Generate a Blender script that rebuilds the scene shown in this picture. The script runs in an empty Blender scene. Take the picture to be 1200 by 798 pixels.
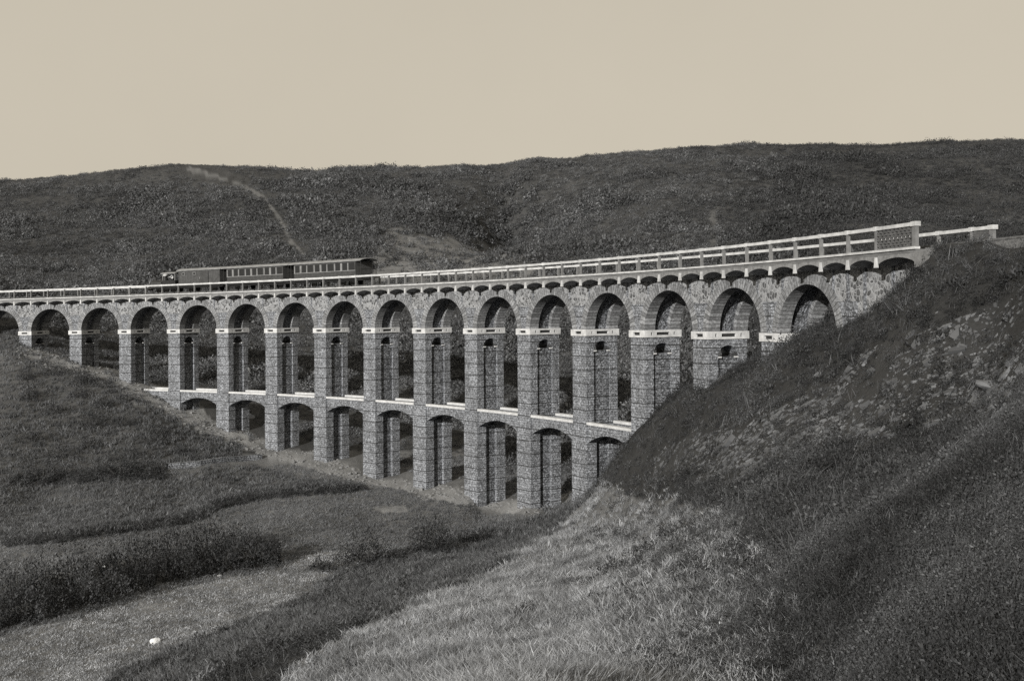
import bpy, math, random
import numpy as np
from mathutils import Matrix, Vector
random.seed(7); RNG=np.random.default_rng(11)
D=bpy.data; SC=bpy.context.scene; COL=SC.collection
R_=math.radians
# ------------------------------------------------------------------ survey
F,PY0,ROLL=1437.06,331.24,-0.005          # lens in photo pixels (1200 wide), horizon row, roll
CAMZ=22.0                                  # world height of the lens
IMP=CAMZ-4.50661                           # impost level at pier 7
RAD,CX,CY,TH0,GR,PITCH=130.408,-109.889,28.347,1.17805,0.02426,8.0
def W(s,r,z):
    "bridge coordinates: s along the front face, r away from it, z above the imposts"
    a=TH0-s/RAD
    return (CX+(RAD+r)*math.cos(a), CY+(RAD+r)*math.sin(a), IMP+z+GR*(s-7*PITCH))
def ray(px,py,d):
    u0=px-600; v0=py-PY0
    u=u0+ROLL*v0; v=v0-ROLL*u0
    return (u*d/F, d, CAMZ-v*d/F)
def to_px(P):
    u=F*P[:,0]/P[:,1]; v=-F*(P[:,2]-CAMZ)/P[:,1]
    return np.stack([600+u-ROLL*v, PY0+v+ROLL*u],1)
# ------------------------------------------------------------------ materials
TINT=(0.98,1.0,1.04)
def grey(g): return (g*TINT[0],g*TINT[1],g*TINT[2],1)
class NT:
    def __init__(s,m): s.t=m.node_tree; s.n=s.t.nodes; s.l=s.t.links
    def new(s,k,**kw):
        x=s.n.new(k)
        for a,b in kw.items(): setattr(x,a,b)
        return x
    def link(s,a,b): s.l.new(a,b)
    def math(s,op,a,b=None,c=None):
        x=s.n.new('ShaderNodeMath'); x.operation=op
        for i,v in enumerate((a,b,c)):
            if v is None: continue
            if hasattr(v,'links'): s.link(v,x.inputs[i])
            else: x.inputs[i].default_value=v
        return x.outputs[0]
    def noise(s,vec,scale,detail=3,rough=.6):
        x=s.n.new('ShaderNodeTexNoise'); x.inputs['Scale'].default_value=scale
        x.inputs['Detail'].default_value=detail; x.inputs['Roughness'].default_value=rough
        if vec is not None: s.link(vec,x.inputs['Vector'])
        return x.outputs['Fac']
    def ramp(s,f,stops):
        x=s.n.new('ShaderNodeValToRGB'); e=x.color_ramp.elements
        while len(e)<len(stops): e.new(.5)
        for i,(p,g) in enumerate(stops):
            e[i].position=p; e[i].color=grey(g) if not isinstance(g,tuple) else g
        s.link(f,x.inputs[0]); return x.outputs[0]
    def mix(s,f,a,b,mode='MIX'):
        x=s.n.new('ShaderNodeMix'); x.data_type='RGBA'; x.blend_type=mode
        for sock,v in ((x.inputs[0],f),(x.inputs[6],a),(x.inputs[7],b)):
            if hasattr(v,'links'): s.link(v,sock)
            else: sock.default_value=v
        return x.outputs[2]
def material(name,rough=.9):
    m=D.materials.new(name); m.use_nodes=True; nt=NT(m)
    b=nt.n['Principled BSDF']; b.inputs['Roughness'].default_value=rough
    b.inputs['Specular IOR Level'].default_value=.2
    return m,nt,b
def plain(name,g,rough=.8,var=.35,scale=6,bump=0):
    m,nt,b=material(name,rough)
    co=nt.new('ShaderNodeTexCoord').outputs['Object']
    f=nt.noise(co,scale,4,.65)
    nt.link(nt.ramp(f,[(.25,g*(1-var)),(.75,g*(1+var))]),b.inputs['Base Color'])
    if bump:
        bp=nt.new('ShaderNodeBump'); bp.inputs['Strength'].default_value=bump; bp.inputs['Distance'].default_value=.05
        nt.link(nt.noise(co,scale*4,3),bp.inputs['Height']); nt.link(bp.outputs[0],b.inputs['Normal'])
    return m
def uvsep(nt):
    uv=nt.new('ShaderNodeUVMap').outputs[0]; sp=nt.new('ShaderNodeSeparateXYZ'); nt.link(uv,sp.inputs[0])
    return uv,sp.outputs[0],sp.outputs[1]
def speckle(nt,uv,lo,hi,scale=11):
    "broken rubble face: single stones from dark to pale"
    v=nt.new('ShaderNodeTexVoronoi'); v.inputs['Scale'].default_value=scale; nt.link(uv,v.inputs['Vector'])
    sp=nt.new('ShaderNodeSeparateColor'); nt.link(v.outputs['Color'],sp.inputs[0])
    return nt.ramp(sp.outputs[0],[(.0,lo),(.28,lo*1.25),(.6,(lo+hi)*.5),(1,hi)]), v
def finish_bump(nt,b,h,strength=.6,dist=.05):
    bp=nt.new('ShaderNodeBump'); bp.inputs['Strength'].default_value=strength; bp.inputs['Distance'].default_value=dist
    nt.link(h,bp.inputs['Height']); nt.link(bp.outputs[0],b.inputs['Normal'])
def pier_stone(name,lo,hi,joint=True):
    m,nt,b=material(name,.92)
    uv,u,v=uvsep(nt)
    br=nt.new('ShaderNodeTexBrick'); nt.link(uv,br.inputs['Vector'])
    br.inputs['Scale'].default_value=1; br.inputs['Brick Width'].default_value=.42; br.inputs['Row Height'].default_value=.19
    br.inputs['Mortar Size'].default_value=.018; br.inputs['Mortar Smooth'].default_value=.3
    br.inputs['Color1'].default_value=grey(1.12); br.inputs['Color2'].default_value=grey(.7); br.inputs['Mortar'].default_value=grey(.45)
    wob=nt.noise(uv,2.2,2); 
    col,vo=speckle(nt,uv,lo,hi)
    c=nt.mix(.75,col,br.outputs['Color'],'MULTIPLY')
    big=nt.noise(uv,.35,4,.6)
    c=nt.mix(.5,c,nt.ramp(big,[(.3,.72),(.7,1.25)]),'MULTIPLY')
    mp=nt.new('ShaderNodeMapping'); mp.inputs['Scale'].default_value=(1.6,.16,1); nt.link(uv,mp.inputs[0])
    c=nt.mix(.55,c,nt.ramp(nt.noise(mp.outputs[0],1.0,4,.65),[(.33,.62),(.66,1.25)]),'MULTIPLY')
    if joint:
        w2=nt.math('MULTIPLY',nt.math('SUBTRACT',nt.noise(uv,.9,3),.5),.16)
        fr=nt.math('FRACT',nt.math('DIVIDE',nt.math('ADD',nt.math('ADD',v,w2),50.27),.98))
        d=nt.math('ABSOLUTE',nt.math('SUBTRACT',fr,.5))
        brk=nt.math('MULTIPLY',nt.noise(uv,1.7,2),.035)
        line=nt.math('LESS_THAN',d,nt.math('ADD',brk,.018))
        c=nt.mix(nt.math('MULTIPLY',line,.85),c,grey(.025))
    nt.link(c,b.inputs['Base Color'])
    finish_bump(nt,b,nt.math('ADD',nt.math('MULTIPLY',br.outputs['Fac'],-.6),vo.outputs['Distance']),.7,.06)
    return m
def rubble_stone(name,lo,hi,mortar):
    m,nt,b=material(name,.93)
    uv,u,v=uvsep(nt)
    v1=nt.new('ShaderNodeTexVoronoi'); v1.feature='DISTANCE_TO_EDGE'; v1.inputs['Scale'].default_value=3.6; nt.link(uv,v1.inputs['Vector'])
    col,vo=speckle(nt,uv,lo,hi,3.6)
    n=nt.noise(uv,9,3); j=nt.math('LESS_THAN',v1.outputs['Distance'],nt.math('ADD',nt.math('MULTIPLY',n,.12),.0))
    c=nt.mix(j,col,grey(mortar)); c=nt.mix(.6,c,nt.ramp(nt.noise(uv,14,3,.7),[(.3,.6),(.7,1.3)]),'MULTIPLY')
    nt.link(c,b.inputs['Base Color']); finish_bump(nt,b,v1.outputs['Distance'],.8,.08)
    return m
def voussoir_stone(name,lo,hi):
    m,nt,b=material(name,.92)
    uv,u,v=uvsep(nt)
    fr=nt.math('FRACT',nt.math('DIVIDE',nt.math('ADD',u,nt.math('MULTIPLY',nt.noise(uv,3,2),.05)),.27))
    j=nt.math('LESS_THAN',fr,.17)
    fl=nt.math('FLOOR',nt.math('DIVIDE',u,.27))
    wn=nt.new('ShaderNodeTexWhiteNoise'); wn.noise_dimensions='1D'; nt.link(fl,wn.inputs['W'])
    c=nt.ramp(wn.outputs['Value'],[(0,lo),(1,hi)])
    sp,vo=speckle(nt,uv,.55,1.35,9); c=nt.mix(.8,c,sp,'MULTIPLY')
    c=nt.mix(nt.math('MULTIPLY',j,.75),c,grey(.05))
    nt.link(c,b.inputs['Base Color']); finish_bump(nt,b,nt.math('SUBTRACT',1,j),.5,.04)
    return m
M={}
M['pier']=pier_stone('pier_masonry',.115,.39)
M['low']=pier_stone('lower_masonry',.11,.375)
M['web']=pier_stone('niche_rubble_vault_shade',.06,.33)  # dark rubble of the niches; on the vaults it stands in for shade
M['block']=pier_stone('spandrel_ashlar',.085,.40,False)
M['rubble']=rubble_stone('rubble_panel',.075,.30,.33)
M['vous']=voussoir_stone('voussoir_masonry',.16,.29)
M['pale']=plain('pale_concrete',.50,.85,.3,2.5,.15)
M['rail']=plain('railing_concrete',.47,.85,.35,1.5,.1)
M['post']=plain('post_concrete',.17,.85,.3,2.5,.15)
M['fascia']=plain('fascia_mortar',.20,.9,.45,3,.3)
M['panel']=plain('panel_mortar',.095,.9,.45,3,.3)
M['slot']=plain('slot_shade',.035,.95,.2)  # near-black, paints the shade inside the cap slots
M['deck']=plain('deck_concrete',.16,.9,.3,1.2)
M['ballast']=plain('ballast_stone',.14,.95,.6,9,.5)
M['iron']=plain('dark_iron',.025,.5,.4,5)
M['steel']=plain('rail_steel',.12,.45,.3,4)
M['timber']=plain('sleeper_timber',.05,.9,.4,8)
M['coach']=plain('coach_panel',.055,.55,.35,3)
M['van']=plain('van_boards',.07,.7,.4,3)
M['roof']=plain('carriage_roof',.24,.8,.3,2)
M['trim']=plain('coach_trim',.20,.6,.3,3)
M['cloth']=plain('pale_shirt',.55,.9,.15,6)
M['trouser']=plain('dark_trousers',.03,.9,.2,6)
M['skin']=plain('skin',.30,.7,.1,6)
M['white_rock']=plain('white_rock',.62,.85,.15,4,.3)
M['wood']=plain('bush_wood',.06,.9,.4,6)
gm,gnt,gb=material('window_glass',.12); gb.inputs['Base Color'].default_value=grey(.03); gb.inputs['Specular IOR Level'].default_value=.5; M['glass']=gm
def foliage(name,lo,hi,patch=.05,amt=.35,trans=.25):
    m,nt,b=material(name,.75)
    oi=nt.new('ShaderNodeObjectInfo').outputs['Random']
    pos=nt.new('ShaderNodeNewGeometry').outputs['Position']
    leaf=nt.new('ShaderNodeNewGeometry').outputs['Random Per Island']
    f=nt.math('ADD',nt.math('MULTIPLY',oi,.45),nt.math('MULTIPLY',leaf,.55))
    c=nt.ramp(f,[(.05,lo),(.6,(lo+hi)*.42),(.95,hi)])
    c=nt.mix(1,c,nt.ramp(nt.noise(pos,patch,4,.6),[(.32,1-amt),(.68,1+amt)]),'MULTIPLY')
    nt.link(c,b.inputs['Base Color'])
    tr=nt.new('ShaderNodeBsdfTranslucent'); nt.link(c,tr.inputs[0])
    mx=nt.new('ShaderNodeMixShader'); mx.inputs[0].default_value=trans
    nt.link(b.outputs[0],mx.inputs[1]); nt.link(tr.outputs[0],mx.inputs[2])
    nt.link(mx.outputs[0],nt.n['Material Output'].inputs[0])
    return m
M['rock']=foliage('slate_rock',.028,.21,.3,.35,0)
M['gorse']=foliage('gorse_leaves',.03,.22,.045,.32)
M['heather']=foliage('dark_scrub_leaves',.022,.115,.04,.28)  # darker leaf tone for the right of the far hillside
M['heath']=foliage('heath_leaves',.022,.125,.16,.6)
M['dry']=foliage('dry_grass_blades',.075,.56,.35,.4,.3)
M['meadow']=foliage('meadow_blades',.09,.26,.08,.25,.3)
M['bush']=foliage('bush_leaves',.02,.10,.5,.3)
M['reed']=foliage('rough_grass_blades',.04,.21,.3,.35,.3)
# ------------------------------------------------------------------ object helpers
def tag(o,label=None,cat=None,group=None,kind=None):
    for k,v in (('label',label),('category',cat),('group',group),('kind',kind)):
        if v: o[k]=v
    return o
def empty(name,loc,label,cat,group=None,mat=None):
    o=D.objects.new(name,None); COL.objects.link(o)
    if mat is not None: o.matrix_world=mat
    else: o.location=loc
    return tag(o,label,cat,group)
class MB:
    def __init__(s): s.v=[]; s.f=[]; s.uv=[]; s.sm=[]
    def face(s,pts,uvs=None,smooth=False):
        n=len(s.v); s.v+=[tuple(p) for p in pts]; s.f.append(list(range(n,n+len(pts))))
        s.uv+= uvs if uvs else [(0,0)]*len(pts); s.sm.append(smooth)
    def build(s,name,mat,parent=None,weld=False):
        me=D.meshes.new(name); me.from_pydata(s.v,[],s.f)
        ul=me.uv_layers.new(name='UVMap'); ul.data.foreach_set('uv',[c for p in s.uv for c in p])
        me.polygons.foreach_set('use_smooth',s.sm)
        me.materials.append(mat); me.update()
        o=D.objects.new(name,me); COL.objects.link(o)
        if weld:
            import bmesh
            b=bmesh.new(); b.from_mesh(me); bmesh.ops.remove_doubles(b,verts=b.verts,dist=.0005); b.to_mesh(me); b.free()
        if parent is not None:
            o.parent=parent; o.matrix_parent_inverse=PINV.get(parent.name,Matrix()) 
        return o
    # bridge-space box, curved along s
    def bbox(s,s0,s1,r0,r1,z0,z1,n=1,skip=''):
        for k in range(n):
            a=s0+(s1-s0)*k/n; b=s0+(s1-s0)*(k+1)/n
            if 'f' not in skip: s.face([W(a,r0,z0),W(b,r0,z0),W(b,r0,z1),W(a,r0,z1)],[(a,z0),(b,z0),(b,z1),(a,z1)])
            if 'b' not in skip: s.face([W(b,r1,z0),W(a,r1,z0),W(a,r1,z1),W(b,r1,z1)],[(b,z0),(a,z0),(a,z1),(b,z1)])
            if 't' not in skip: s.face([W(a,r0,z1),W(b,r0,z1),W(b,r1,z1),W(a,r1,z1)],[(a,r0),(b,r0),(b,r1),(a,r1)])
            if 'd' not in skip: s.face([W(a,r1,z0),W(b,r1,z0),W(b,r0,z0),W(a,r0,z0)],[(a,r1),(b,r1),(b,r0),(a,r0)])
        s.face([W(s0,r1,z0),W(s0,r0,z0),W(s0,r0,z1),W(s0,r1,z1)],[(r1+s0,z0),(r0+s0,z0),(r0+s0,z1),(r1+s0,z1)])
        s.face([W(s1,r0,z0),W(s1,r1,z0),W(s1,r1,z1),W(s1,r0,z1)],[(r0+s1,z0),(r1+s1,z0),(r1+s1,z1),(r0+s1,z1)])
    # strip between two (s,z) curves extruded from r0 to r1
    def strip(s,lo,hi,r0,r1,uvlo=None,uvhi=None,soffit=True,top=True):
        n=len(lo)
        U=lambda p:(p[0],p[1])
        ulo=uvlo or [U(p) for p in lo]; uhi=uvhi or [U(p) for p in hi]
        L=0
        for k in range(n-1):
            a,b,c,d=lo[k],lo[k+1],hi[k+1],hi[k]
            s.face([W(a[0],r0,a[1]),W(b[0],r0,b[1]),W(c[0],r0,c[1]),W(d[0],r0,d[1])],[ulo[k],ulo[k+1],uhi[k+1],uhi[k]])
            s.face([W(b[0],r1,b[1]),W(a[0],r1,a[1]),W(d[0],r1,d[1]),W(c[0],r1,c[1])],[ulo[k+1],ulo[k],uhi[k],uhi[k+1]])
            if soffit: s.face([W(a[0],r1,a[1]),W(b[0],r1,b[1]),W(b[0],r0,b[1]),W(a[0],r0,a[1])],[(ulo[k][0],r1),(ulo[k+1][0],r1),(ulo[k+1][0],r0),(ulo[k][0],r0)])
            if top: s.face([W(d[0],r0,d[1]),W(c[0],r0,c[1]),W(c[0],r1,c[1]),W(d[0],r1,d[1])],[(uhi[k][0],r0),(uhi[k+1][0],r0),(uhi[k+1][0],r1),(uhi[k][0],r1)])
        for k,fl in ((0,0),(n-1,1)):
            a,d=lo[k],hi[k]
            q=[W(a[0],r0,a[1]),W(a[0],r1,a[1]),W(d[0],r1,d[1]),W(d[0],r0,d[1])]
            u=[(r0,a[1]),(r1,a[1]),(r1,d[1]),(r0,d[1])]
            s.face(q if fl else q[::-1],u if fl else u[::-1])
    def box(s,c,d,rot=None):
        x,y,z=[k/2 for k in d]; P=[]
        for sx in(-1,1):
            for sy in(-1,1):
                for sz in(-1,1):
                    p=Vector((sx*x,sy*y,sz*z)); p=(rot@p if rot else p)+Vector(c); P.append(p)
        for q,(i,j) in (((0,1,3,2),(1,2)),((6,7,5,4),(1,2)),((4,5,1,0),(0,2)),((2,3,7,6),(0,2)),((1,5,7,3),(0,1)),((0,2,6,4),(0,1))):
            s.face([P[k] for k in q],[(P[k][i],P[k][j]) for k in q])
    def tube(s,a,b,ra,rb=None,n=10,caps=True,smooth=True):
        a,b=Vector(a),Vector(b); rb=ra if rb is None else rb
        z=(b-a).normalized(); x=z.orthogonal().normalized(); y=z.cross(x)
        A=[a+ra*(math.cos(t)*x+math.sin(t)*y) for t in [2*math.pi*k/n for k in range(n)]]
        B=[b+rb*(math.cos(t)*x+math.sin(t)*y) for t in [2*math.pi*k/n for k in range(n)]]
        for k in range(n): s.face([A[k],A[(k+1)%n],B[(k+1)%n],B[k]],None,smooth)
        if caps: s.face(A[::-1]); s.face(B)
    def dome(s,c,r,h,n=12,m=5):
        c=Vector(c); rows=[[c+Vector((r*math.cos(p)*math.cos(2*math.pi*k/n),r*math.cos(p)*math.sin(2*math.pi*k/n),h*math.sin(p))) for k in range(n)] for p in [math.pi/2*j/m for j in range(m+1)]]
        for j in range(m):
            for k in range(n): s.face([rows[j][k],rows[j][(k+1)%n],rows[j+1][(k+1)%n],rows[j+1][k]],None,True)
PINV={}
# ------------------------------------------------------------------ terrain
CP=[]
def cp(*a):
    for (x,y,d) in a: CP.append(ray(x,y,d))
# dry spur in front of the camera
cp((350,790,38),(500,740,40),(500,790,28),(600,700,46),(600,795,23),(700,640,60),(700,700,40),(700,790,21),(750,590,70),(740,548,78),
   (250,776,50),(350,773,40),(420,737,45),(483,710,49),(530,687,55),(590,662,63),(635,637,71),(700,578,84))
# hillside and abutment on the right
cp((740,520,81),(800,485,74),(860,462,68),(925,414,62),(1000,374,57),(1060,336,53.5),(1110,303,50),(1178,292,49),(1230,284,48),
   (1170,400,42),(1170,500,29),(1100,600,20),(1100,770,12.5),(900,790,18),(900,700,25),(900,600,37),(900,500,54),(1000,420,57),(1000,500,44),
   (1000,600,29),(1000,700,19.5),(1000,790,15),(800,600,52),(800,530,68),(1190,600,17),(1190,780,11),(1500,300,40),(1500,600,13),(1400,790,9))
# foot of the spur and the meadow
cp((175,776,60),(400,687,76),(490,650,85),(600,615,94),(650,601,96))
for x,y in ((40,575),(40,640),(40,700),(40,770),(200,575),(200,640),(300,565),(300,640),(400,600),(450,582),(500,602),(560,597),(-80,600),(-80,760),(250,700),(-300,640),(120,610),(330,600)):
    cp((x,y,19*F/(y-PY0)))
# left bank and the ground under the piers
cp((20,545,116),(60,520,122),(60,480,132),(60,440,140),(40,415,146),(20,400,149),(95,427,145),(155,447,142),(215,480,137),(265,505,132),(322,525,128),
   (385,540,122),(440,560,116),(497,572,110),(555,582,104),(620,592,97.5),(690,578,90),(-40,400,152),(-100,380,152),(-60,450,140),(130,500,128),(180,530,121),(250,540,121),
   (-146,349,158),(-250,342,160))
# behind the bridge
cp((58,385,166),(115,420,160),(173,440,153),(233,455,149),(290,470,146),(350,482,143),(650,528,125),(595,528,127),(540,522,130),(460,500,138),
   (58,345,200),(233,420,166),(350,420,170),(463,440,160),(580,450,154),(600,400,176),(700,450,146),(850,440,140),
   (300,300,230),(600,290,236),(1000,300,206),(1000,240,256),(40,300,246),(200,250,286),(500,240,292),(800,230,276),(1170,230,262),
   (1178,322,62),(1178,345,110),(1100,347,92),(1010,392,96),(-300,300,230),(1500,340,110),(1500,250,230))
SKY=[(-400,212),(-150,211),(0,208),(22,207.5),(43,205),(100,202),(150,198),(207,193),(240,192),(290,194),(333,196),(400,195),(447,193),(500,192.5),(557,191),(610,187),(663,183),(720,177),(780,172),(825,168),(890,166),(956,164),(1060,163),(1174,160.5),(1300,158),(1600,160)]
for x,y in SKY:
    y+=4.5; cp((x,y,345),(x,y+17,312))
CP+=[(0,-6,CAMZ-2.6),(0,1,CAMZ-3.2),(-6,6,CAMZ-6),(6,3,CAMZ-2.4),(-30,20,CAMZ-14),(-70,30,CAMZ-19),(30,10,CAMZ+3),(70,25,CAMZ+12),(-200,60,CAMZ-19),(0,-300,CAMZ+10),(-300,-300,CAMZ-10),(300,-300,CAMZ+40)]
CP+=[W(s,r,3.95) for s in (131,134,138,143,150,160,172) for r in (-.8,1.5,4.5)]
CP=np.array(CP,float)
def warp(X,Y):
    rho=np.hypot(X,Y); ph=np.arctan2(X,Y); a=np.abs(ph)
    u=np.where(a<.8,ph,np.sign(ph)*(.8*(math.pi-a)/(math.pi-.8)))
    return np.stack([u*3.0,np.log(rho+12)],1)
def tps_k(d2): return .5*d2*np.log(d2+1e-12)
_A=warp(CP[:,0],CP[:,1]); _n=len(_A)
_K=tps_k(((_A[:,None]-_A[None])**2).sum(2))+np.eye(_n)*2e-4
_P=np.hstack([np.ones((_n,1)),_A])
_S=np.zeros((_n+3,_n+3)); _S[:_n,:_n]=_K; _S[:_n,_n:]=_P; _S[_n:,:_n]=_P.T
_C=np.linalg.solve(_S,np.concatenate([CP[:,2],np.zeros(3)]))
_h=RNG.random((256,256))
def vnoise(x,y):
    xi=np.floor(x).astype(int); yi=np.floor(y).astype(int); fx=x-xi; fy=y-yi
    fx=fx*fx*(3-2*fx); fy=fy*fy*(3-2*fy); g=lambda a,b:_h[a%256,b%256]
    return (g(xi,yi)*(1-fx)+g(xi+1,yi)*fx)*(1-fy)+(g(xi,yi+1)*(1-fx)+g(xi+1,yi+1)*fx)*fy-.5
def fbm(x,y,o=3): return sum(vnoise(x*2**k+17*k,y*2**k+31*k)/2**k for k in range(o))
def base_z(X,Y):
    # past the crest the land runs on level to the horizon
    k=np.minimum(1,346/np.maximum(Y,1)); k=np.where(Y>0,k,np.minimum(1,346/np.maximum(np.hypot(X,Y),1))); k=np.minimum(k,600/np.maximum(np.hypot(X,Y),1)); X,Y=X*k,Y*k
    out=np.zeros(len(X))
    for i in range(0,len(X),20000):
        q=warp(X[i:i+20000],Y[i:i+20000])
        k=tps_k(((q[:,None]-_A[None])**2).sum(2))
        out[i:i+20000]=k@_C[:_n]+_C[_n]+q@_C[_n+1:]
    return out
def inpoly(p,poly):
    x,y=p[:,0],p[:,1]; c=np.zeros(len(p),bool); n=len(poly)
    for i in range(n):
        x1,y1=poly[i]; x2,y2=poly[(i+1)%n]
        if y1==y2: continue
        c^=((y1>y)!=(y2>y))&(x<(x2-x1)*(y-y1)/(y2-y1)+x1)
    return c
def dline(p,line):
    d=np.full(len(p),1e9)
    for (a,b) in zip(line[:-1],line[1:]):
        a=np.array(a,float); b=np.array(b,float); t=np.clip(((p-a)@(b-a))/((b-a)@(b-a)),0,1)
        d=np.minimum(d,np.hypot(*(p-a-t[:,None]*(b-a)).T))
    return d
# outlines of the ground covers (surveyed from the camera station)
CREST=[(330,805),(350,773),(420,737),(483,710),(530,687),(590,662),(633,637),(652,617),(700,575)]
POLY={
 'dry':CREST+[(760,585),(850,590),(905,640),(960,720),(1010,810),(800,1200),(200,1200)],
 'slope':[(120,805),(175,778),(290,728),(370,694),(400,672),(450,652),(520,632),(600,612),(650,598),(700,573)]+CREST[::-1],
 'scree':[(1260,330),(1060,392),(960,440),(860,500),(770,528),(752,556),(860,562),(960,526),(1060,512),(1190,500),(1260,480)],
 'right':[(700,573),(668,588),(690,545),(740,480),(800,425),(860,385),(940,325),(1000,270),(1300,270),(1600,300),(1600,1200),(800,1200),(1010,810),(960,720),(905,640),(850,590),(760,585)],
 'strip':[(-40,820),(-40,760),(20,738),(60,730),(130,712),(200,690),(270,678),(330,662),(372,650),(450,642),(450,652),(400,672),(370,694),(290,728),(175,778),(120,805)],
 'thicket':[(-40,700),(20,682),(100,668),(200,650),(300,642),(322,650),(318,660),(270,672),(200,684),(120,705),(20,730),(-40,750)],
 'tall':[(-60,560),(20,562),(180,556),(300,545),(420,571),(300,582),(255,592),(235,606),(150,621),(20,638),(-60,645)],
 'bank':[(-60,372),(40,372),(130,398),(95,420),(155,440),(210,478),(300,515),(285,530),(235,540),(190,552),(20,565),(-60,566)],
 'rubble':[(150,440),(215,462),(262,500),(322,520),(385,535),(440,555),(500,568),(560,575),(622,588),(675,575),(640,600),(600,604),(500,583),(420,563),(350,545),(290,527),(240,512),(190,480),(140,462)],
 'clearing':[(440,330),(434,286),(462,268),(510,276),(570,288),(635,300),(620,332)],
}
PATH1=[(222,198),(250,206),(285,218),(310,232),(330,260),(342,285),(362,306)]
PATH2=[(236,230),(240,262),(242,300)]
PATHF=[(835,250),(836,285)]
PALE_BAND_B=[(30,412),(60,420),(100,432),(150,446)]  # pale stones along the top of the left bank
LIT=[(150,446),(200,478),(240,500),(285,515)]  # pale stony ground running down the left bank
def heights(X,Y,detail=True):
    z=base_z(X,Y); rho=np.hypot(X,Y)
    if detail:
        fade=np.clip((rho-6)/25,0,1)
        far=np.clip((rho-140)/60,0,1)*np.clip((700-rho)/200,0,1)
        z=z+fade*(.35*fbm(X*.12,Y*.12)+.15*fbm(X*.6,Y*.6))*(1-.4*far)+far*(.6*fbm(X*.03,Y*.03)+.5*fbm(X*.11,Y*.11))
    return z
# angular and radial lines: fine in the view, coarse round the rest
pf=np.linspace(-R_(31),R_(31),620)
pr=np.concatenate([np.linspace(R_(31),R_(329),74)[1:-1]])
PH=np.concatenate([pf,pr]); RH=np.concatenate([np.exp(np.linspace(math.log(2.5),math.log(420),430)),np.exp(np.linspace(math.log(430),math.log(7000),26))])
gx=np.sin(PH)[None]*RH[:,None]; gy=np.cos(PH)[None]*RH[:,None]
TX,TY=gx.ravel(),gy.ravel(); TZ=heights(TX,TY)
# the field edge: a bank where the tall meadow drops to the mown one
TP=np.stack([TX,TY,TZ],1); front=TY>1
px=np.full((len(TX),2),-9999.); px[front]=to_px(TP[front])
jit=np.stack([fbm(TX*.25,TY*.25),fbm(TX*.25+50,TY*.25)],1)
near=(np.hypot(TX,TY)<128)|((np.hypot(TX,TY)<170)&(TX<-40))
def region(px,TX,TY,name,j=14): 
    q=px+np.stack([fbm(TX*.3,TY*.3),fbm(TX*.3+50,TY*.3+9)],1)*j
    return inpoly(q,POLY[name])
alb=np.full(len(TX),.05)
rho=np.hypot(TX,TY)
isM=near&(TX<15); alb[isM]=.13
alb[near&region(px,TX,TY,'bank')]=.075
alb[near&region(px,TX,TY,'tall',5)]=.085
alb[near&region(px,TX,TY,'strip',8)]=.15
alb[near&region(px,TX,TY,'thicket',6)]=.05
alb[near&region(px,TX,TY,'slope',8)]=.04
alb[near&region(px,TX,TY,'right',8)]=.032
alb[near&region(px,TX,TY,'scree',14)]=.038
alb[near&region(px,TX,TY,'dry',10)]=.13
alb[(rho<172)&(rho>85)&region(px,TX,TY,'rubble',7)]=.21
alb[(rho>100)&(rho<172)&((dline(px,LIT)<8+6*fbm(TX*.4,TY*.4))|(dline(px,PALE_BAND_B)<5+8*fbm(TX*.4,TY*.4)))]=.24
_e=np.hypot((px[:,0]-459)/24,(px[:,1]-596)/5)+.9*fbm(TX*.7,TY*.7); alb[near&(_e<1)]=.2
far=rho>165
alb[far]=.05
alb[far&region(px,TX,TY,'clearing',16)]=.14
alb[far&((dline(px,PATH1)<2.0+3.0*fbm(TX*.1,TY*.1)))]=.12
alb[far&(dline(px,PATHF)<5)]=.09
alb*=1+.55*fbm(TX*.5,TY*.5)+.25*fbm(TX*2.2,TY*2.2)
nR,nP=len(RH),len(PH)
i=np.arange(nR-1)[:,None]*nP; j=np.arange(nP)[None]; jn=(j+1)%nP
quads=np.stack([i+j,i+jn,i+nP+jn,i+nP+j],2).reshape(-1,4)
me=D.meshes.new('ground')
me.vertices.add(len(TP)+1); me.vertices.foreach_set('co',np.vstack([TP,[[0,0,heights(np.array([.01]),np.array([.01]))[0]]]]).ravel())
tri=[[nR*nP,int(jn_),int(j_)] for j_,jn_ in zip(range(nP),[(k+1)%nP for k in range(nP)])]
nl=quads.size+len(tri)*3
me.loops.add(nl); me.loops.foreach_set('vertex_index',np.concatenate([quads[:,::-1].ravel(),np.array(tri).ravel()]))
me.polygons.add(len(quads)+len(tri))
me.polygons.foreach_set('loop_start',np.concatenate([np.arange(len(quads))*4,len(quads)*4+np.arange(len(tri))*3]))
at=me.attributes.new('albedo','FLOAT','POINT'); at.data.foreach_set('value',np.concatenate([alb,[.05]]).astype(np.float32))
me.update(calc_edges=True); me.validate()
me.polygons.foreach_set('use_smooth',[True]*len(me.polygons))
ground=D.objects.new('ground',me); COL.objects.link(ground); tag(ground,'valley floor and hillsides under the viaduct','ground',None,'structure')
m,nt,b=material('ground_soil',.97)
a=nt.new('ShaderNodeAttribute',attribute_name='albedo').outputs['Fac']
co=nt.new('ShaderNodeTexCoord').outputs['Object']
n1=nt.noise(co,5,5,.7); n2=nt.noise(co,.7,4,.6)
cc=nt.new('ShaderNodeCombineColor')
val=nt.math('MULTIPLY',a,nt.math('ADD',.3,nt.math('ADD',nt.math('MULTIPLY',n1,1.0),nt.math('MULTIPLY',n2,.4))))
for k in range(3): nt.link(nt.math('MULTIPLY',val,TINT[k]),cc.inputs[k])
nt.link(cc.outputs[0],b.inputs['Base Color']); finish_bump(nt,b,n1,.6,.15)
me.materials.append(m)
if me.polygons[0].normal.z<0: me.flip_normals()
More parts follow.
